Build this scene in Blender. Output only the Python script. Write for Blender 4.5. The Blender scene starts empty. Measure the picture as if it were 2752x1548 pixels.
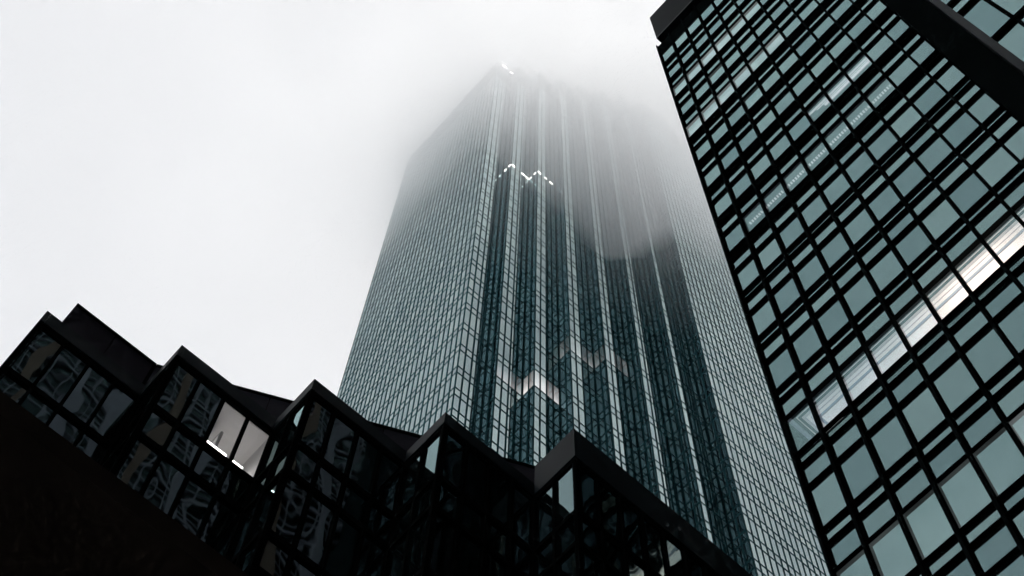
import bpy, bmesh, math, random
from mathutils import Vector, Matrix, noise

# ------------------------------------------------------------------ scene, camera, sky, light
S = bpy.context.scene
COL = S.collection
random.seed(7)
EYE = 1.6                                  # the photographer's eye above the pavement
F = 4003.0 / 2752.0                        # focal length over frame width
R_CAM = Matrix(((0.744517, 0.627391, 0.228198),      # rows: world x, y, z in picture axes (right, down, forward)
                (-0.667297, 0.689009, 0.282809),
                (0.0, 0.0, 0.0)))
up = Vector((86.8, -1559.0, 4003.0)).normalized()
ax = Vector((0.74451739, 0.6273909, 0.22819843)).normalized()
ay = up.cross(ax)
R_CAM = Matrix((ax, ay, up))
cam_d = bpy.data.cameras.new('camera'); cam = bpy.data.objects.new('camera', cam_d); COL.objects.link(cam)
right = R_CAM.col[0]; down = R_CAM.col[1]; fwd = R_CAM.col[2]
m = Matrix.Identity(4)
for i in range(3):
    m[i][0] = right[i]; m[i][1] = -down[i]; m[i][2] = -fwd[i]
m[0][3], m[1][3], m[2][3] = 0.0, 0.0, EYE
cam.matrix_world = m
cam_d.sensor_width = 36.0; cam_d.lens = 36.0 * F
cam_d.clip_start = 0.1; cam_d.clip_end = 6000.0
S.camera = cam

W = bpy.data.worlds.new('World'); S.world = W; W.use_nodes = True
wn = W.node_tree; wn.nodes.clear()
wo = wn.nodes.new('ShaderNodeOutputWorld')
bg_sky = wn.nodes.new('ShaderNodeBackground'); bg_over = wn.nodes.new('ShaderNodeBackground')
add = wn.nodes.new('ShaderNodeAddShader')
sky = wn.nodes.new('ShaderNodeTexSky'); sky.sky_type = 'NISHITA'; sky.sun_disc = False
SUN_EL, SUN_AZ = math.radians(72), math.radians(-15); SUN_ROT = math.pi / 2 - SUN_AZ
sky.sun_elevation = SUN_EL; sky.sun_rotation = SUN_ROT; sky.dust_density = 6.0; sky.air_density = 1.0
hsv = wn.nodes.new('ShaderNodeHueSaturation'); hsv.inputs['Saturation'].default_value = 0.15
wn.links.new(sky.outputs[0], hsv.inputs['Color'])
wn.links.new(hsv.outputs[0], bg_sky.inputs[0]); bg_sky.inputs[1].default_value = 0.05
OVERCAST = 0.35
bg_over.inputs[0].default_value = (0.985, 0.985, 1.0, 1); bg_over.inputs[1].default_value = OVERCAST
wn.links.new(bg_sky.outputs[0], add.inputs[0]); wn.links.new(bg_over.outputs[0], add.inputs[1])
wn.links.new(add.outputs[0], wo.inputs[0])

sun_d = bpy.data.lights.new('sun', 'SUN'); sun_d.energy = 0.5; sun_d.angle = math.radians(25); sun_d.color = (1, .97, .93)
sun = bpy.data.objects.new('sun', sun_d); COL.objects.link(sun)
sun.rotation_euler = (-Vector((math.cos(SUN_EL) * math.cos(SUN_AZ), math.cos(SUN_EL) * math.sin(SUN_AZ), math.sin(SUN_EL)))).to_track_quat('-Z', 'Y').to_euler()

vs = S.view_settings
vs.view_transform = 'Standard'; vs.look = 'None'; vs.gamma = 1.0; vs.exposure = 0.36; vs.use_curve_mapping = False
S.cycles.max_bounces = 40; S.cycles.glossy_bounces = 6; S.cycles.transparent_max_bounces = 16
S.cycles.volume_bounces = 36
S.cycles.diffuse_bounces = 2; S.cycles.use_adaptive_sampling = True; S.cycles.adaptive_threshold = 0.03
S.cycles.caustics_reflective = False; S.cycles.caustics_refractive = False

# ------------------------------------------------------------------ materials
def new_mat(name):
    mt = bpy.data.materials.new(name); mt.use_nodes = True
    nt = mt.node_tree; nt.nodes.clear()
    out = nt.nodes.new('ShaderNodeOutputMaterial')
    return mt, nt, out

def metal(name, col, rough=0.45, var=0.25, spec=0.12):
    """painted metal or dark stone: a little uneven in tone and gloss"""
    mt, nt, out = new_mat(name)
    b = nt.nodes.new('ShaderNodeBsdfPrincipled')
    tc = nt.nodes.new('ShaderNodeTexCoord'); ns = nt.nodes.new('ShaderNodeTexNoise')
    ns.inputs['Scale'].default_value = 1.7; ns.inputs['Detail'].default_value = 6.0
    nt.links.new(tc.outputs['Object'], ns.inputs['Vector'])
    mx = nt.nodes.new('ShaderNodeMix'); mx.data_type = 'RGBA'
    mx.inputs[6].default_value = tuple(c * (1 - var) for c in col) + (1,)
    mx.inputs[7].default_value = tuple(c * (1 + var) for c in col) + (1,)
    nt.links.new(ns.outputs['Fac'], mx.inputs[0]); nt.links.new(mx.outputs[2], b.inputs['Base Color'])
    b.inputs['Roughness'].default_value = rough
    b.inputs['Specular IOR Level'].default_value = spec
    if spec < .45: b.inputs['IOR'].default_value = 1.25
    nt.links.new(b.outputs[0], out.inputs[0])
    return mt

def glass(name, ior, tint, rough=0.02, wave=0.0, wscale=0.6, body=(0.004, 0.007, 0.007), glow=None, glow_s=0.0, zr=None, clear=0.0, isl=0.12):
    """coated facade glass: Fresnel reflection over a dark interior; wave bends the reflection slightly as float glass does"""
    mt, nt, out = new_mat(name)
    fr = nt.nodes.new('ShaderNodeFresnel'); fr.inputs['IOR'].default_value = ior
    gl = nt.nodes.new('ShaderNodeBsdfGlossy'); gl.inputs['Roughness'].default_value = rough
    geo = nt.nodes.new('ShaderNodeNewGeometry'); oi = nt.nodes.new('ShaderNodeObjectInfo')
    ad = nt.nodes.new('ShaderNodeMath'); ad.operation = 'ADD'
    nt.links.new(geo.outputs['Random Per Island'], ad.inputs[0]); nt.links.new(oi.outputs['Random'], ad.inputs[1])
    fc = nt.nodes.new('ShaderNodeMath'); fc.operation = 'FRACT'; nt.links.new(ad.outputs[0], fc.inputs[0])
    mx = nt.nodes.new('ShaderNodeMix'); mx.data_type = 'RGBA'
    mx.inputs[6].default_value = tuple(min(1, c * (1 - isl)) for c in tint) + (1,)
    mx.inputs[7].default_value = tuple(min(1, c * (1 + isl * .5)) for c in tint) + (1,)
    nt.links.new(fc.outputs[0], mx.inputs[0]); nt.links.new(mx.outputs[2], gl.inputs['Color'])
    df = nt.nodes.new('ShaderNodeBsdfDiffuse'); df.inputs[0].default_value = body + (1,)
    base = df
    if clear > 0:
        tr = nt.nodes.new('ShaderNodeBsdfTransparent'); tr.inputs[0].default_value = (clear, clear, clear, 1)
        base = tr
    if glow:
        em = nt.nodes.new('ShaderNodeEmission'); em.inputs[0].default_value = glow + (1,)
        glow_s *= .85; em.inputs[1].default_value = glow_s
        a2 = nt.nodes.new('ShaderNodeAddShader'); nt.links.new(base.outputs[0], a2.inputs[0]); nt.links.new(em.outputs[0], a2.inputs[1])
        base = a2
        # the lit room is put into the glow, brighter in places
        tc0 = nt.nodes.new('ShaderNodeTexCoord'); n0 = nt.nodes.new('ShaderNodeTexNoise')
        n0.inputs['Scale'].default_value = 0.35; n0.inputs['Detail'].default_value = 1.0
        nt.links.new(geo.outputs['Position'], n0.inputs['Vector'])
        mr = nt.nodes.new('ShaderNodeMapRange'); mr.inputs[1].default_value = .3; mr.inputs[2].default_value = .7
        mr.inputs[3].default_value = glow_s * .35; mr.inputs[4].default_value = glow_s * 1.5
        nt.links.new(n0.outputs['Fac'], mr.inputs[0])
        last = mr.outputs[0]
        if zr:                                   # lamp light painted into the glow: brighter towards the sill
            sp = nt.nodes.new('ShaderNodeSeparateXYZ'); nt.links.new(geo.outputs['Position'], sp.inputs[0])
            m2 = nt.nodes.new('ShaderNodeMapRange'); m2.inputs[1].default_value = zr[0]; m2.inputs[2].default_value = zr[1]
            m2.inputs[3].default_value = 1.7; m2.inputs[4].default_value = .25
            nt.links.new(sp.outputs[2], m2.inputs[0])
            m3 = nt.nodes.new('ShaderNodeMath'); m3.operation = 'MULTIPLY'
            nt.links.new(last, m3.inputs[0]); nt.links.new(m2.outputs[0], m3.inputs[1])
            m4 = nt.nodes.new('ShaderNodeMapRange'); m4.inputs[3].default_value = .35; m4.inputs[4].default_value = 1.4
            nt.links.new(fc.outputs[0], m4.inputs[0])
            m5 = nt.nodes.new('ShaderNodeMath'); m5.operation = 'MULTIPLY'
            nt.links.new(m3.outputs[0], m5.inputs[0]); nt.links.new(m4.outputs[0], m5.inputs[1]); last = m5.outputs[0]
        nt.links.new(last, em.inputs[1])
    ms = nt.nodes.new('ShaderNodeMixShader')
    inv = nt.nodes.new('ShaderNodeMath'); inv.operation = 'SUBTRACT'; inv.inputs[0].default_value = 1.0
    nt.links.new(geo.outputs['Backfacing'], inv.inputs[1])
    mf = nt.nodes.new('ShaderNodeMath'); mf.operation = 'MULTIPLY'      # only the outer face mirrors
    nt.links.new(fr.outputs[0], mf.inputs[0]); nt.links.new(inv.outputs[0], mf.inputs[1])
    nt.links.new(mf.outputs[0], ms.inputs[0]); nt.links.new(base.outputs[0], ms.inputs[1]); nt.links.new(gl.outputs[0], ms.inputs[2])
    if wave > 0:
        ns = nt.nodes.new('ShaderNodeTexNoise'); ns.inputs['Scale'].default_value = wscale; ns.inputs['Detail'].default_value = 1.5
        # every pane is bent in its own way: shift the pattern by the pane's random number
        vm = nt.nodes.new('ShaderNodeVectorMath'); vm.operation = 'MULTIPLY_ADD'
        vm.inputs[1].default_value = (1, 1, 0.45)
        cb = nt.nodes.new('ShaderNodeCombineXYZ')
        ml = nt.nodes.new('ShaderNodeMath'); ml.operation = 'MULTIPLY'; ml.inputs[1].default_value = 3.0
        nt.links.new(fc.outputs[0], ml.inputs[0]); nt.links.new(ml.outputs[0], cb.inputs[2])
        nt.links.new(geo.outputs['Position'], vm.inputs[0]); nt.links.new(cb.outputs[0], vm.inputs[2])
        nt.links.new(vm.outputs[0], ns.inputs['Vector'])
        bp = nt.nodes.new('ShaderNodeBump'); bp.inputs['Strength'].default_value = 1.0; bp.inputs['Distance'].default_value = wave
        nt.links.new(ns.outputs['Fac'], bp.inputs['Height']); nt.links.new(bp.outputs[0], gl.inputs['Normal'])
    nt.links.new(ms.outputs[0], out.inputs[0])
    return mt

def emit(name, col, s):
    mt, nt, out = new_mat(name)
    e = nt.nodes.new('ShaderNodeEmission'); e.inputs[0].default_value = col + (1,); e.inputs[1].default_value = s * .85
    nt.links.new(e.outputs[0], out.inputs[0]); return mt

TEAL = (0.74, 0.95, 0.98)
M = {
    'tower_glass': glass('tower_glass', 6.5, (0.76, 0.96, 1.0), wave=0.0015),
    'shaded_return_glass': glass('shaded_return_glass', 1.6, (0.55, 0.85, 0.95), body=(.010, .022, .027), wave=0.004, wscale=.9),  # step returns: shade of the double-reflecting bays put into a darker glass
    'tower_lit': glass('tower_lit_glass', 6.5, (0.76, 0.96, 1.0), glow=(1.0, .93, .92), glow_s=.38, zr=(100.7, 104.3)),
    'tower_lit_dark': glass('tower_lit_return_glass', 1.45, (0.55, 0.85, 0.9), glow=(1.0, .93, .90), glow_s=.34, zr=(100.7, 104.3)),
    'tower_dim': glass('tower_dim_lit_glass', 6.5, (0.76, 0.96, 1.0), glow=(1.0, .93, .92), glow_s=.14, zr=(108.9, 112.6)),
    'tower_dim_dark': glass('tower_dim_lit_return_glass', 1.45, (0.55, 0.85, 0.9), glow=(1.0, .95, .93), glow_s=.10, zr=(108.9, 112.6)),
    'tower_bar': metal('tower_bar_paint', (0.014, 0.052, 0.060), .6, .15, .0),
    'tower_core': metal('tower_core_dark', (0.01, 0.018, 0.02), .8),
    'tower_cap': metal('tower_cap_metal', (0.10, 0.16, 0.17), .5),
    'side_glass': glass('side_block_glass', 2.9, (0.61, 0.96, 1.0), wave=0.0012, isl=.22),
    'side_pale': glass('side_block_glass_glow', 2.9, (0.61, 0.97, 0.99), glow=(.80, .88, .90), glow_s=.26),  # lit interior put into the pane's own glow
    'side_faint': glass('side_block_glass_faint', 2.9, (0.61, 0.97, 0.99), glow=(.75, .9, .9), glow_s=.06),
    'side_clear': glass('side_block_glass_lit', 2.1, (0.61, 0.97, 0.99), clear=.9),
    'side_metal': metal('side_block_black_metal', (0.004, 0.006, 0.006), .6, .2, .0),
    'side_ledge': metal('side_block_ledge', (0.003, 0.004, 0.004), .7, .2, .0),
    'side_cap': metal('side_block_cap', (0.0035, 0.006, 0.0075), .6, .3, .05),
    'side_trim': metal('side_block_trim', (0.010, 0.014, 0.016), .5),
    'low_glass': glass('low_block_glass', 2.2, (0.66, 0.93, 0.96), wave=0.017, wscale=.8),
    'low_clear': glass('low_block_clear_glass', 1.45, (0.8, 0.9, 0.9), clear=.9),
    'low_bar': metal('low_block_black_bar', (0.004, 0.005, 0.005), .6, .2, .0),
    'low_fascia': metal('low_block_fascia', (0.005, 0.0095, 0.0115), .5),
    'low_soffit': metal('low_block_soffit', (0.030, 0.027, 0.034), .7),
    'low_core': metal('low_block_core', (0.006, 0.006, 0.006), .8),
    'canopy': metal('canopy_brown', (0.020, 0.0160, 0.0125), .85, .5, .0),
    'white': metal('room_white', (0.80, 0.78, 0.76), .6, .03),
    'grey': metal('room_grey', (0.26, 0.30, 0.36), .6, .05),
    'dark': metal('room_dark', (0.03, 0.04, 0.045), .6),
    'lamp': emit('lamp_white', (1.0, .96, .92), 9.0),
    'beacon': emit('beacon_white', (1, 1, 1), 80.0),
    'flood': emit('flood_white', (1.0, .97, .93), 7.0),
    'bounce_ground': metal('light_bounce_ground', (0.74, 0.75, 0.77), .9, .06),  # unseen ground made pale to bounce fill light up into the cloud
    'pave': metal('light_bounce_pavement', (0.60, 0.60, 0.61), .85, .1),  # pale for the same upward bounce light
    'stone': metal('stripe_stone', (0.34, 0.31, 0.36), .8),
    'stone2': metal('stripe_stone_brown', (0.24, 0.16, 0.13), .8),
    'rear_glass': glass('rear_block_glass', 1.5, (0.6, 0.75, 0.8)),
    'screen': metal('screen_wall_panel', (0.020, 0.020, 0.025), .7, .15, .05),
}

# ------------------------------------------------------------------ mesh helpers
class MB:
    """collects boxes and prisms, heights given above the eye"""
    def __init__(s): s.v, s.f, s.mi = [], [], []
    def box(s, x0, x1, y0, y1, z0, z1, mi=0):
        b = len(s.v)
        for z in (z0, z1):
            for x, y in ((x0, y0), (x1, y0), (x1, y1), (x0, y1)): s.v.append((x, y, z + EYE))
        for q in ((3, 2, 1, 0), (4, 5, 6, 7), (0, 1, 5, 4), (1, 2, 6, 5), (2, 3, 7, 6), (3, 0, 4, 7)):
            s.f.append(tuple(b + k for k in q)); s.mi.append(mi)
        return s
    def prism(s, pts, z0, z1, mi=0):
        b = len(s.v); n = len(pts)
        for z in (z0, z1):
            for p in pts: s.v.append((p[0], p[1], z + EYE))
        s.f.append(tuple(b + k for k in reversed(range(n)))); s.f.append(tuple(b + n + k for k in range(n)))
        s.mi += [mi, mi]
        for k in range(n):
            s.f.append((b + k, b + (k + 1) % n, b + n + (k + 1) % n, b + n + k)); s.mi.append(mi)
        return s
    def build(s, name, mats, parent=None, kind=None, origin=None, **props):
        me = bpy.data.meshes.new(name)
        o0 = Vector(origin) if origin else Vector((0, 0, 0))
        me.from_pydata([tuple(Vector(p) - o0) for p in s.v], [], s.f)
        if not isinstance(mats, (list, tuple)): mats = [mats]
        for mm in mats: me.materials.append(mm)
        if len(mats) > 1:
            for p, i in zip(me.polygons, s.mi): p.material_index = i
        me.update()
        o = bpy.data.objects.new(name, me); COL.objects.link(o)
        if origin: o.location = o0 - (parent.location if parent else Vector((0, 0, 0)))
        elif parent: o.location = -parent.location
        if parent: o.parent = parent
        if kind: o['kind'] = kind
        for k, v in props.items(): o[k] = v
        return o

def thing(name, label, cat, loc, group=None):
    o = bpy.data.objects.new(name, None); COL.objects.link(o); o.location = loc
    o['label'] = label; o['category'] = cat
    if group: o['group'] = group
    return o

_shared = {}
def piece(name, mat, parent, x0, x1, y0, y1, z0, z1):
    """one box as an object of its own; boxes of one size and material share a mesh"""
    sx, sy, sz = x1 - x0, y1 - y0, z1 - z0
    key = (name, mat.name, round(sx, 3), round(sy, 3), round(sz, 3))
    if key not in _shared:
        me = bpy.data.meshes.new(name)
        v = [(x, y, z) for z in (-sz / 2, sz / 2) for x, y in ((-sx / 2, -sy / 2), (sx / 2, -sy / 2), (sx / 2, sy / 2), (-sx / 2, sy / 2))]
        me.from_pydata(v, [], [(3, 2, 1, 0), (4, 5, 6, 7), (0, 1, 5, 4), (1, 2, 6, 5), (2, 3, 7, 6), (3, 0, 4, 7)])
        me.materials.append(mat); _shared[key] = me
    o = bpy.data.objects.new(name, _shared[key]); COL.objects.link(o)
    o.parent = parent
    o.location = Vector(((x0 + x1) / 2, (y0 + y1) / 2, (z0 + z1) / 2 + EYE)) - parent.location
    return o

CX, CY, FP = 1376.0, 774.0, 4003.0
def proj(x, y, z):
    c = R_CAM.transposed() @ Vector((x, y, z))
    if c.z <= 0.01: return None
    return CX + FP * c.x / c.z, CY + FP * c.y / c.z

# ------------------------------------------------------------------ ground
MB().box(-3000, 3000, -3000, 3000, -EYE - 1.0, -EYE).build('ground', M['bounce_ground'], kind='structure')
MB().box(-6, 120, 3.2, 120, -EYE + .002, -EYE + .13).build('pavement', M['pave'], kind='structure')
MB().box(-60, 120, -17, -2.6, -EYE + .002, -EYE + .13).build('sidewalk', M['pave'], kind='structure')

# ------------------------------------------------------------------ the tall tower
D = 45.0
P = .0575 * D / 4                       # pane pitch, 0.647 m
X1, Y1 = .5627 * D, .8267 * D
tower = thing('glass_tower', 'tall stepped glass tower in the middle, its saw-tooth corner and flat top sunk in cloud', 'tower', (X1 + 20, Y1 + 10, 0))
segs = []                               # (type, fixed coordinate, start, end): 'L' faces -x, 'R' faces -y
NL, NR = 29, 42
YF = Y1 + NL * P
segs.append(('L', X1, Y1, YF, False))
x, y = X1, Y1
plan = [(X1, YF), (X1, Y1)]
for i in range(7):
    segs.append(('R', y, x, x + 4 * P, False)); x += 4 * P; plan.append((x, y))
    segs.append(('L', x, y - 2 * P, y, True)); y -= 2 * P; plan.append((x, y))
segs.append(('R', y, x, x + NR * P, False)); XR = x + NR * P
plan += [(XR, y), (XR, YF)]
ups = [1.970, 2.046, 2.120, 2.201, 2.291, 2.3838, 2.4781, 2.5545, 2.6299, 2.7057, 2.7823, 2.8574, 2.9340, 3.0109]
while ups[-1] < 4.1: ups.append(ups[-1] + .0767)
ups = [u for u in ups if u < 4.2]
u0 = ups[0]
while u0 > .12: u0 -= .0763; ups.insert(0, u0)
SP = .0245                               # spandrel pane height
TOPB, TOPP = 4.24, 4.4285
def inset(plan_pts, a):
    """shift the zigzag front inward by a"""
    n = len(plan_pts); out = []
    for i, (px, py) in enumerate(plan_pts):
        out.append((px + a if i < n - 2 or i == 0 else px - a, py + a if i not in (0, n - 1) else py - a))
    return out
MB().prism(inset(plan, .16), -EYE, TOPB * D).build('core', M['tower_core'], tower)
cap = MB(); cap.prism(inset(plan, .02), TOPB * D + .35, TOPP * D)
cap.build('parapet', M['tower_cap'], tower)
MB().prism(inset(plan, .3), TOPB * D, TOPB * D + .35).build('roof_joint', M['tower_core'], tower)
cells = []; bars = MB(); posts = MB()
BW, BH = .145, .20
for si, (t, c, a, b, dark) in enumerate(segs):
    n = int(round((b - a) / P))
    for i in range(n + 1):
        q = a + i * P
        if 0 < i < n or True:
            w = BW / 2
            lo, hi = max(a, q - w), min(b, q + w)
            if t == 'L': posts.box(c + .03, c + .09, lo, hi, -EYE, TOPB * D)
            else: posts.box(lo, hi, c + .03, c + .09, -EYE, TOPB * D)
    for k, u in enumerate(ups):
        nxt = (ups[k + 1] if k + 1 < len(ups) else TOPB)
        zb, zt, zs = u * D, (nxt) * D, (nxt - SP) * D
        for zz in (zb, zs):
            if t == 'L': bars.box(c + .036, c + .085, a + .01, b - .01, zz - BH / 2, zz + BH / 2)
            else: bars.box(a + .01, b - .01, c + .036, c + .085, zz - BH / 2, zz + BH / 2)
        for i in range(n):
            q0, q1 = a + i * P + BW / 2, a + (i + 1) * P - BW / 2
            for z0, z1, kind in ((zb + BH / 2, zs - BH / 2, 0), (zs + BH / 2, zt - BH / 2, 1)):
                cells.append((t, c, q0, q1, z0, z1, dark, si, k, i, kind))
        if k == 0:
            pass
posts.build('mullion', M['tower_bar'], tower, kind='stuff')
bars.build('transom', M['tower_bar'], tower, kind='stuff')

roofline = [(-50, 1000), (133, 846), (435, 990), (488, 940), (780, 1083), (841, 1033), (1130, 1173), (1190, 1126), (1445, 1262), (1535, 1175), (1975, 1548), (2800, 2200)]
def visible(px, py):
    if not (-10 < px < 2762 and 0 < py < 1558): return False
    for (ax_, ay_), (bx_, by_) in zip(roofline, roofline[1:]):
        if ax_ <= px < bx_:
            if py > ay_ + (by_ - ay_) * (px - ax_) / (bx_ - ax_): return False
    if px > 1781 + .3213 * (py - 145): return False
    return True
def cell_mat(cc):
    t, c, q0, q1, z0, z1, dark, si, k, i, kind = cc
    u = ups[k]
    if kind == 0 and abs(u - 2.201) < .01 and si in (3, 4, 5):
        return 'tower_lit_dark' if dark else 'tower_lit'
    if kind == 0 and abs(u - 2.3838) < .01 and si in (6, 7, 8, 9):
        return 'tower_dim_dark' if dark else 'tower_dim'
    return 'shaded_return_glass' if dark else 'tower_glass'
scored = []
for cc in cells:
    t, c, q0, q1, z0, z1, dark, si, k, i, kind = cc
    g = (lambda q, z: proj(c, q, z)) if t == 'L' else (lambda q, z: proj(q, c, z))
    pm = g((q0 + q1) / 2, (z0 + z1) / 2)
    area = 0
    if pm and visible(*pm) and z0 < 3.0 * D:
        p1, p2, p3 = g(q0, z0), g(q1, z0), g(q0, z1)
        area = abs((p2[0] - p1[0]) * (p3[1] - p1[1]) - (p2[1] - p1[1]) * (p3[0] - p1[0]))
    scored.append((area, cc))
scored.sort(key=lambda s: -s[0])
single = {id(s[1]) for s in scored[:298] if s[0] > 0}
fields = {}
for a_, cc in scored:
    t, c, q0, q1, z0, z1, dark, si, k, i, kind = cc
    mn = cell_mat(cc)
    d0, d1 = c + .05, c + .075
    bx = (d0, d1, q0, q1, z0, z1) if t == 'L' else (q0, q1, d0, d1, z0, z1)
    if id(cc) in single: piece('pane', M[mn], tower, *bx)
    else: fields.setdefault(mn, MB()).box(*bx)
names = {'tower_glass': 'glazing', 'shaded_return_glass': 'return_glazing', 'tower_lit': 'lit_glazing', 'tower_lit_dark': 'lit_return_glazing', 'tower_dim': 'dim_lit_glazing', 'tower_dim_dark': 'dim_lit_return_glazing'}
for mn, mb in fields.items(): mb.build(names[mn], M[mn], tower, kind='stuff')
# flood lamps on one storey and two roof lamps
zf = 3.394 * D
fl = [(3, 0), (3, 2.2), (3, 3.1), (5, 0), (5, 1.5), (5, 2.6)]
for si, i in fl:
    t, c, a, b, dk = segs[si]
    piece('flood_lamp', M['flood'], tower, a + i * P + .08, a + i * P + .08 + (.46, .30, .22)[int(i * 7) % 3], c - .03, c + .01, zf + .14, zf + .30)
for si, i in ((2, 0), (2, 1.0), (4, .15), (4, 1.25)):
    t, c, a, b, dk = segs[si]
    piece('flood_lamp', M['flood'], tower, c - .03, c + .01, a + i * P + .12, a + i * P + .42, zf + .14, zf + .28)
for bx_, by_ in ((.5945, .8376), (.6260, .8376)):
    me = bpy.data.meshes.new('roof_lamp'); bm = bmesh.new()
    bmesh.ops.create_icosphere(bm, subdivisions=2, radius=.30); bm.to_mesh(me); bm.free(); me.materials.append(M['beacon'])
    o = bpy.data.objects.new('roof_lamp', me); COL.objects.link(o); o.parent = tower
    o.location = Vector((bx_ * D, by_ * D, 4.469 * D + EYE)) - tower.location
    MB().box(bx_ * D - .08, bx_ * D + .08, by_ * D - .08, by_ * D + .08, TOPP * D, 4.462 * D).build('lamp_mast', M['tower_bar'], tower)

# ------------------------------------------------------------------ the block on the right
A = 20.0
side = thing('office_block', 'dark curtain-wall office block on the right with black ledges and one brightly lit storey', 'building', (A + 8, 0, 0))
YE = .533 * A; YP = -.052 * A
ZK = lambda k: (2.026 + .2231 * k) * A
PR = .0053 * A                          # how far the ledges stand out
TL = .0016 * A
mul_y = [YE - .06 * A * i for i in range(10)]
ZTOP = 4.97 * A
W2 = .11
body = MB().box(A + 1.9, A + 22, -16, YE - .12, -EYE, ZTOP - .05)
body.build('core', M['tower_core'], side)
MB().box(A + .03, A + 1.88, YE - .14, YE - .02, -EYE, ZTOP - .05).build('end_wall', M['side_metal'], side)
ranges = ((0.0, .1215, 'pane'), (.1215, .186, 'upper_pane'), (.186, .2231, 'narrow_pane'))
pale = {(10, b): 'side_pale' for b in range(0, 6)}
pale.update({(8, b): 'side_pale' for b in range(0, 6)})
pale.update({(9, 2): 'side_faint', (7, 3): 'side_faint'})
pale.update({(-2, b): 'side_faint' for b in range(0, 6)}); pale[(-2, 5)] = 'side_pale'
LITROWS = {0: range(0, 10), 4: range(1, 8), 5: range(5, 8)}
low_p = MB(); low_l = MB()
for k in range(-10, 13):
    own = k >= -2
    for r0, r1, nm in (ranges[:1] if k == 12 else ranges if k < 8 else ((0.0, .1215, 'pane'), (.1215, .203, 'upper_pane'), (.203, .2231, 'narrow_pane'))):
        z0, z1 = ZK(k) + r0 * A, ZK(k) + r1 * A
        zl0, zl1 = z0 - TL / 2, z0 + TL / 2
        if own: piece('ledge', M['side_ledge'], side, A - PR, A + .06, YP - .01, YE - .003, zl0, zl1)
        else: low_l.box(A - PR, A + .06, YP - .01, YE - .003, zl0, zl1)
        for b in range(10):
            ya = mul_y[b] - W2 / 2; yb = (mul_y[b + 1] if b < 9 else YP) + W2 / 2
            if b == 9: yb = YP
            mn = 'side_glass'
            if nm == 'pane': mn = pale.get((k, b), mn)
            if k in LITROWS and b in LITROWS[k] and nm == 'pane': mn = 'side_clear'
            if k == -1 and nm == 'narrow_pane': mn = 'side_clear'
            bx = (A + .02, A + .045, yb, ya, z0 + TL / 2 + .01, z1 - TL / 2 - .01)
            if own: piece(nm, M[mn], side, *bx)
            else: low_p.box(*bx)
low_p.build('lower_glazing', M['side_glass'], side, kind='stuff'); low_l.build('lower_ledges', M['side_ledge'], side, kind='stuff')
for i, yy in enumerate(mul_y):
    y0, y1 = (yy - W2 / 2, yy + W2 / 2) if i else (YE - .09, YE)
    piece('mullion', M['side_metal'], side, A - .16, A + .055, y0, y1, -EYE, ZTOP)
piece('top_rail', M['side_metal'], side, A - .02, A + .06, YP, YE - .004, 4.832 * A, ZTOP - .02)
# floor slabs inside close each storey off
for k in range(-10, 14):
    MB().box(A + .05, A + 1.89, YP, YE - .15, ZK(k) - .16, ZK(k) - .05).build('floor_slab', M['tower_core'], side) if k >= -2 else None
# lit storey: a coffered ceiling of long boards that turn the corner at the far end
zc = ZK(0) + .1215 * A - .03
rings = [(.00, .12, 'dark', 0.0), (.12, .145, 'white', .0), (.145, .25, 'dark', .01), (.25, .27, 'white', .0), (.27, .29, 'grey', .01), (.29, .31, 'white', 0),
         (.31, .34, 'grey', .015), (.34, .45, 'white', 0), (.45, .475, 'grey', .02), (.475, .59, 'white', 0), (.59, .69, 'grey', .03), (.69, 1.15, 'white', 0)]
for r0, r1, mn, dz in rings:
    yc = YE - .30 - r0
    mb = MB().box(A + .06 + r0, A + .06 + r1 - .004, YP, yc, zc + dz, zc + dz + .03)
    mb.box(A + .06 + r1 - .004, A + 1.88, yc - (r1 - r0) + .004, yc, zc + dz, zc + dz + .03)
    mb.build('ceiling_board', M[mn], side)
MB().box(A + .06, A + 1.88, YE - .31, YE - .15, zc, zc + .03).build('ceiling_board', M['grey'], side)
MB().box(A + 1.86, A + 1.89, YP, YE - .15, ZK(0), zc).build('room_wall', M['dark'], side)
def room_lamp(x, y, z, e, col, r=.25):
    l = bpy.data.lights.new('room_lamp', 'POINT'); l.energy = e * .85; l.color = col; l.shadow_soft_size = r
    o = bpy.data.objects.new('room_lamp', l); COL.objects.link(o); o.location = (x, y, z + EYE); o.parent = side
    o.location -= side.location
for yy, e, col in ((9.6, 34, (.85, .92, 1)), (7.6, 34, (.85, .92, 1)), (5.6, 44, (.9, .94, 1)), (3.7, 120, (1, .82, .72)), (2.3, 110, (1, .82, .72)), (.6, 34, (.85, .92, 1))):
    room_lamp(A + 1.1, yy, ZK(0) + 1.2, e, col)
# rows with small ceiling lamps
z4 = ZK(4) + .1215 * A - .04
lm = MB()
yy = mul_y[1] - .1
while yy > mul_y[8]:
    lm.box(A + .40, A + .52, yy - .07, yy, z4, z4 + .02); yy -= .135
lm.build('lamp_row', emit('lamp_row_soft', (.95, .97, 1), .5), side, kind='stuff')
MB().box(A + .05, A + 1.88, YP, YE - .15, z4 + .021, z4 + .05).build('ceiling_board', M['grey'], side)
z5 = ZK(5) + .1215 * A - .04
for j, (r0, r1, s_) in enumerate(((.18, .26, .5), (.30, .33, .8), (.36, .46, .7))):
    MB().box(A + .05 + r0, A + .05 + r1, mul_y[8], mul_y[5] - j * .4, z5, z5 + .02).build('ceiling_lamp', emit('ceiling_lamp_%d' % j, (.93, .94, 1), s_), side)
MB().box(A + .05, A + 1.88, YP, YE - .15, z5 + .021, z5 + .05).build('ceiling_board', M['grey'], side)
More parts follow.
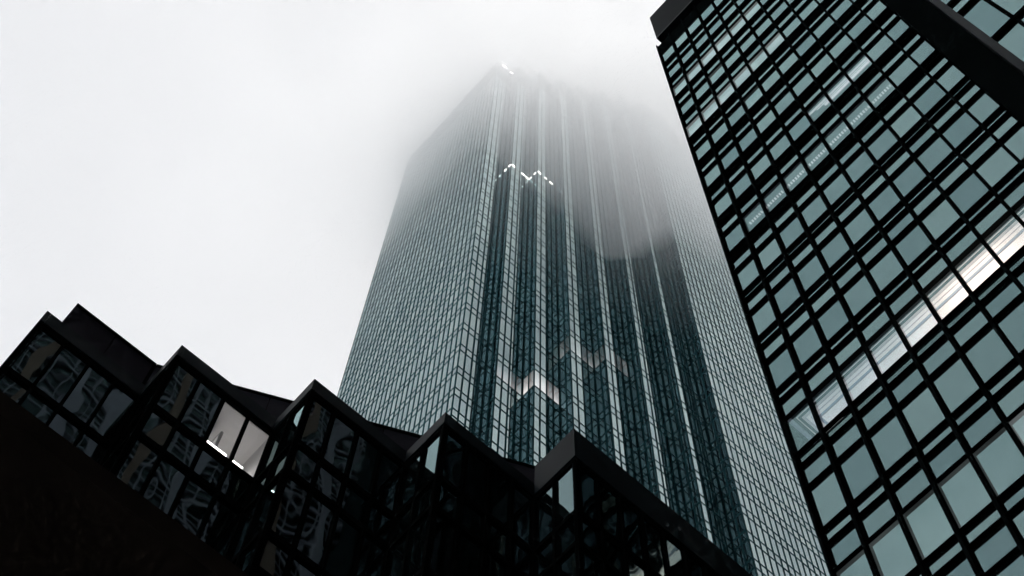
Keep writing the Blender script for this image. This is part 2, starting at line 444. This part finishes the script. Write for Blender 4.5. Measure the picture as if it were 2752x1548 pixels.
# cornice box, pier and the bays beyond it
XC = .9789 * A; YC = .514 * A
MB().box(XC, A + 22, -16, YC, 4.977 * A, 5.343 * A).build('cornice', M['side_cap'], side)
MB().box(XC - .05, XC - .002, -16, YC - .02, 4.972 * A, 4.986 * A).build('cornice_trim', M['side_trim'], side)
MB().box(.955 * A, A + 1.9, -.108 * A, YP - .012, -EYE, ZTOP).build('pier', M['side_metal'], side)
MB().box(.935 * A, A, -.123 * A, -.1095 * A, -EYE, ZTOP).build('pier_frame', M['side_trim'], side)
wz = [(2.21, 2.44), (2.475, 2.722), (2.748, 2.975), (2.99, 3.050), (3.075, 3.30), (3.33, 3.54)]
for z0, z1 in wz:
    piece('ledge', M['side_ledge'], side, A - PR, A + .06, -.50 * A, -.1245 * A, z0 * A - .30, z0 * A - .02)
    for b in range(4):
        ya = -.1285 * A - b * .0585 * A
        piece('wing_pane', M['side_glass'], side, A + .02, A + .05, ya - .0515 * A, ya, z0 * A, z1 * A)
        piece('wing_mullion', M['side_metal'], side, A - .1, A + .055, ya - .0585 * A + .01, ya - .0515 * A - .01, z0 * A, z1 * A)

# ------------------------------------------------------------------ the low stepped block in front
H = 4 * P / .0895                       # its roof edge, 28.9 m above the eye
low = thing('low_block', 'low black stepped block in front with saw-tooth roof edge and dark reflecting windows', 'building', (8, 20, 0))
hx = lambda v: .0079 * H + v * P        # in pane units from the first corner
lsegs = []; cx_, cy_ = .0079 * H, .5470 * H
lplan = [(cx_, cy_ + 14)]
lsegs.append(('L', cx_, cy_, cy_ + 22 * P, 0)); lplan = [(cx_, cy_ + 22 * P), (cx_, cy_)]
px_, py_ = cx_, cy_
conv = [(px_, py_)]; conc = []
for i in range(4):
    lsegs.append(('R', py_, px_, px_ + 4 * P, i)); px_ += 4 * P; lplan.append((px_, py_)); conc.append((px_, py_))
    lsegs.append(('L', px_, py_ - 2 * P, py_, i + 1)); py_ -= 2 * P; lplan.append((px_, py_)); conv.append((px_, py_))
XE = px_ + 12 * P
lsegs.append(('R', py_, px_, XE, 4)); lplan += [(XE, py_), (XE, cy_ + 22 * P)]
yb = cy_ + 22 * P
core_pts = [(cx_ + 2.4, yb - .1), (cx_ + 2.4, cy_ + 4.2), (px_ + 2.0, py_ + 2.6), (XE - .1, py_ + 2.6), (XE - .1, yb - .1)]
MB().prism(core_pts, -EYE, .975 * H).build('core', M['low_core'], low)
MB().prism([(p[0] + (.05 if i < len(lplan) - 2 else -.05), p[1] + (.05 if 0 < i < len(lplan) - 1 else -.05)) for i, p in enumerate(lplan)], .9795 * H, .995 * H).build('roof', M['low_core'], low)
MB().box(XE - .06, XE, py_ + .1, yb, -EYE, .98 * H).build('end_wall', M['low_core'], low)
rows = []
zt = .979
while zt > .05:
    rows += [(zt - .0680, zt, 'pane'), (zt - .1100, zt - .0785, 'lower_pane')]
    zt -= .1187
lowg = MB(); lowb = MB()
for si, (t, c, a, b, _) in enumerate(lsegs):
    n = int(round((b - a) / P))
    main = si == 0
    for i in range(n + 1):
        q = a + i * P; w = .035 if 0 < i < n else .05
        lo, hi = max(a, q - w), min(b, q + w)
        if i == 0 and t == 'R': lo = a - .02
        bx = (c - .045, c + .06, lo, hi) if t == 'L' else (lo, hi, c - .045, c + .06)
        if t == 'L' and i == 0: bx = (c - .043, c + .055, lo - .043, hi)
        if i == 0 and t == 'R' : bx = (a + .065, a + .10, c - .04, c + .055)
        if main and i > 3: lowb.box(*bx, -EYE, .981 * H)
        else: piece('mullion', M['low_bar'], low, *bx, -EYE, .981 * H)
    zprev = .979
    for ri, (r0, r1, nm) in enumerate(rows):
        single_row = ri < 6 and not (main)
        for i in range(n):
            q0, q1 = a + i * P + .03, a + (i + 1) * P - .03
            z0, z1 = r0 * H - (.07 if ri % 2 == 0 else .05), r1 * H + (0 if ri == 0 else .05 if ri % 2 == 0 else .07)
            bx = (c + .02, c + .045, q0, q1, z0, z1) if t == 'L' else (q0, q1, c + .02, c + .045, z0, z1)
            mt = M['low_glass']
            if t == 'R' and _ == 1 and ri == 0 and i in (2, 3): mt = M['low_clear']
            if t == 'R' and _ == 3 and ri == 2 and i == 0: mt = M['low_clear']
            if single_row: piece(nm, mt, low, *bx)
            else: lowg.box(*bx)
        nb = (rows[ri + 1][1] if ri + 1 < len(rows) else 0.0)
        tb0, tb1 = nb * H + (.07 if ri % 2 == 0 else .05), r0 * H - (.07 if ri % 2 == 0 else .05)
        bx = (c - .038, c + .05, a + .01, b - .01, tb0, tb1) if t == 'L' else (a + .01, b - .01, c - .038, c + .05, tb0, tb1)
        if single_row: piece('transom', M['low_bar'], low, *bx)
        else: lowb.box(*bx)
lowg.build('lower_glazing', M['low_glass'], low, kind='stuff'); lowb.build('lower_bars', M['low_bar'], low, kind='stuff')
# roof edge: fascia boards, dark frieze, soffits across the inner corners
for si, (t, c, a, b, i) in enumerate(lsegs):
    last = (si >= len(lsegs) - 2)
    zt = 1.0278 if last else 1.0
    if si == 1: zt = 1.0
    off = .055
    fz0 = .9835 * H
    if t == 'L': bx = (c - off, c + .05, a - off if si else a - off, b - (off if si else 0) , fz0, zt * H)
    else: bx = (a + .052 - (0.0), b - off - .002, c - off, c + .05, fz0, zt * H)
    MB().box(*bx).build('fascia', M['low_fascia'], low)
    if t == 'L': bx = (c - .02, c + .03, a, b, .9785 * H, fz0 + .01)
    else: bx = (a, b, c - .02, c + .03, .9785 * H, fz0 + .01)
    MB().box(*bx).build('frieze', M['low_bar'], low)
# set-back upper storey: panelled wall that runs straight over the first bay, then cuts across behind the inner corners
UZ0, UZ1 = .985 * H, 1.06 * H
u0, u1 = Vector((.0202 * H, .5592 * H)), Vector((.0966 * H, .5592 * H))
dd = Vector((.2763, -.1322)).normalized(); u2 = Vector((.3900 * H, .5592 * H + (.3900 - .0966) * H * dd.y / dd.x))
inn = Vector((dd.y, -dd.x)) * -1.0      # inward
back = Vector((0, 1))
MB().prism([(u0.x + .04, u0.y + .06), (u1.x, u1.y + .06), (u2.x + .03, u2.y + .06), (u2.x + 1.5, yb - 1), (u0.x + .04, yb - 1)], UZ0, UZ1 - .03).build('upper_core', M['low_core'], low)
def wall_panels(p, q, nrm):
    L = (q - p).length; n = max(1, round(L / (2 * P))); e = (q - p) / n
    for i in range(n):
        a_, b_ = p + e * i + e.normalized() * .012, p + e * (i + 1) - e.normalized() * .012
        MB().prism([tuple(a_), tuple(b_), tuple(b_ + nrm * .045), tuple(a_ + nrm * .045)], UZ0, UZ1 - .02).build('wall_panel', M['screen'], low)
wall_panels(u0, u1, back); wall_panels(u1, u2, Vector((-dd.y, dd.x)))
wall_panels(Vector((u0.x, u0.y + 9.5)), Vector((u0.x, u0.y + .06)), Vector((1, 0)))
MB().box(u1.x - .06, u1.x + .10, u1.y - .01, u1.y + .14, UZ0, UZ1 + .072).build('corner_panel', M['low_bar'], low)
o1 = Vector((0, -.04)); o2 = Vector((dd.y, -dd.x)) * .04
MB().prism([tuple(u0 + o1), tuple(u1 + o1), tuple(u1 + Vector((0, .12))), tuple(u0 + Vector((0, .12)))], UZ1 - .018, UZ1 + .07).build('coping', M['low_bar'], low)
MB().prism([tuple(u1 + o1 + Vector((.01, 0))), tuple(u2 + o2), tuple(u2 - o2 * 3), tuple(u1 + Vector((.05, .12)))], UZ1 - .017, UZ1 + .068).build('coping', M['low_bar'], low)
# lit room behind two panes
rx0, rx1 = conv[1][0] + 2 * P + .03, conv[1][0] + 4 * P - .03; ry = conv[1][1]
rz0, rz1 = (.911 - .004) * H, .979 * H
MB().box(rx0, rx1, ry + 1.2, ry + 1.23, rz0, rz1).build('room_wall', M['white'], low)
MB().box(rx0 - .03, rx0, ry + .07, ry + 1.2, rz0, rz1).build('room_wall', M['grey'], low)
MB().box(rx1, rx1 + .03, ry + .07, ry + 1.2, rz0, rz1).build('room_wall', M['white'], low)
MB().box(rx0, rx1, ry + .07, ry + 1.2, rz1 - .02, rz1).build('room_ceiling', M['white'], low)
MB().box(rx0, rx1, ry + .07, ry + 1.2, rz0 - .03, rz0).build('room_floor', M['grey'], low)
MB().box(rx0 + .02, rx0 + .53, ry + .09, ry + .13, rz0 + .30, rz0 + .35).box(rx0 + .66, rx0 + .95, ry + .09, ry + .13, rz0 + .30, rz0 + .34).build('tube_lamp', M['lamp'], low)
MB().box(rx0 + .35, rx0 + .41, ry + .5, ry + .56, rz0 + .1, rz1 - .4).box(rx0 + .35, rx0 + .41, ry + .5, ry + 1.1, rz1 - .4, rz1 - .3).build('pipe', M['white'], low)
# hidden point lamp added low in the lit room to brighten its walls
qx, qy = conv[3]
rl = bpy.data.lights.new('room_lamp', 'POINT'); rl.energy = 12; rl.shadow_soft_size = .08; rl.color = (1, .97, .95)
ro = bpy.data.objects.new('room_lamp', rl); COL.objects.link(ro); ro.parent = low
ro.location = Vector((rx1 - .2, ry + .75, rz0 + .5 + EYE)) - low.location
def ball(x, y, z, r, nm='ceiling_lamp'):
    me = bpy.data.meshes.new(nm); bm = bmesh.new(); bmesh.ops.create_icosphere(bm, subdivisions=2, radius=r); bm.to_mesh(me); bm.free()
    me.materials.append(M['lamp']); o = bpy.data.objects.new(nm, me); COL.objects.link(o); o.parent = low
    o.location = Vector((x, y, z + EYE)) - low.location
# ------------------------------------------------------------------ near canopy, lower left
can = MB().box(-14, 4.6, .6385 * 13.0, 14.8, 13.0, 13.35).build('canopy_slab', M['canopy'])
can['label'] = 'dark brown canopy slab across the lower left corner, below the black stepped block'; can['category'] = 'canopy'

# ------------------------------------------------------------------ block across the street, seen only in the glass
rear = thing('striped_office_block', 'striped office block across the street, seen reflected in the low block windows', 'building', (10, -30, 0))
MB().box(-34, 130, -46, -22.4, -EYE, 150).build('core', M['tower_core'], rear)
st = MB(); i = 0; xx = -34.0
while xx < 130:
    st.box(xx, xx + .9, -22.4, -21.9, -EYE, 150, 0 if i % 3 else 1); xx += 3.0; i += 1
st.build('pilasters', [M['stone'], M['stone2']], rear, kind='stuff')
sl = MB(); z = 3.0
while z < 148: sl.box(-34, 130, -22.39, -22.1, z, z + .35); z += 3.6
wb = MB(); xx = -33.5
while xx < 129: wb.box(xx, xx + .10, -22.29, -22.15, 20, 149); xx += 1.02
z = 21.0
while z < 148: wb.box(-34, 130, -22.29, -22.16, z, z + .10); z += 1.2
wb.build('window_bars', M['stone'], rear, kind='stuff')
sl.build('floor_bands', M['stone'], rear, kind='stuff')
MB().box(-33.9, 129.9, -22.42, -22.3, -EYE, 149).build('glazing', M['rear_glass'], rear)

# ------------------------------------------------------------------ low cloud round the tower top
def cloud(name, density, zbase, ztop, amp, size, seed, shape=None, ext=420.0, step=7.0):
    """a closed slab of even mist whose underside hangs in lobes"""
    mt, nt, out = new_mat(name + '_mist')
    pv = nt.nodes.new('ShaderNodeVolumePrincipled')
    pv.inputs['Density'].default_value = density * 1.08; pv.inputs['Color'].default_value = (.9965, .998, 1, 1)
    pv.inputs['Anisotropy'].default_value = 0.75
    nt.links.new(pv.outputs[0], out.inputs['Volume'])
    n = int(2 * ext / step); v = []; f = []; hs = {}
    cx0, cy0 = 40.0, 40.0
    for j in range(n + 1):
        for i in range(n + 1):
            X = cx0 - ext + 2 * ext * i / n; Y = cy0 - ext + 2 * ext * j / n
            q = Vector((X / size, Y / size, seed))
            h = noise.fractal(q, 1.0, 2.0, 4) * amp * (.12 + .88 * math.exp(-((X - 38) ** 2 + (Y - 36) ** 2) / 3200.0))
            if shape: h += shape(X, Y)
            hs[(i, j)] = h
            v.append((X, Y, min(zbase + h, ztop - 2) + EYE))
    b = len(v)
    for j in range(n + 1):
        for i in range(n + 1):
            X = cx0 - ext + 2 * ext * i / n; Y = cy0 - ext + 2 * ext * j / n
            v.append((X, Y, ztop + .35 * hs[(i, j)] + 8 - 31 * math.exp(-((X - 46) ** 2 + (Y - 32) ** 2) / 2600.0) + EYE))
    N = n + 1
    for j in range(n):
        for i in range(n):
            a = j * N + i
            f.append((a, a + N, a + N + 1, a + 1)); f.append((b + a, b + a + 1, b + a + N + 1, b + a + N))
    for i in range(n):
        f.append((i, i + 1, b + i + 1, b + i)); a = n * N + i; f.append((a + 1, a, b + a, b + a + 1))
        a = i * N; f.append((a + N, a, b + a, b + a + N)); a = i * N + n; f.append((a, a + N, b + a + N, b + a))
    me = bpy.data.meshes.new(name); me.from_pydata(v, [], f); me.materials.append(mt); me.update()
    for p in me.polygons: p.use_smooth = True
    o = bpy.data.objects.new(name, me); COL.objects.link(o); o['kind'] = 'stuff'
    return o
def hang(X, Y):
    g = lambda cx, cy, r: math.exp(-((X - cx) ** 2 + (Y - cy) ** 2) / (2 * r * r))
    return -12 * g(36, 28, 8) - 12 * g(46, 22, 10) - 10 * g(34, 25, 5) - 4 * g(26, 34, 6) + 15 * g(18, 43, 7)
def drift(X, Y):
    g = lambda cx, cy, r: math.exp(-((X - cx) ** 2 + (Y - cy) ** 2) / (2 * r * r))
    return -6 * g(36, 28, 8) - 22 * g(45, 22, 8) + 10 * g(16, 48, 12)
cloud('low_cloud', .0045, 124, 222, 9, 40, 1.3, lambda X, Y: .5 * hang(X, Y))
cloud('low_cloud', .012, 143, 224, 17, 19, 7.7, drift, step=5.0, ext=300.0)
cloud('low_cloud', .036, 157, 226, 17, 14, 4.1, hang, step=5.0, ext=300.0)
cloud('low_cloud', .012, 171, 228, 12, 15, 9.4, hang)
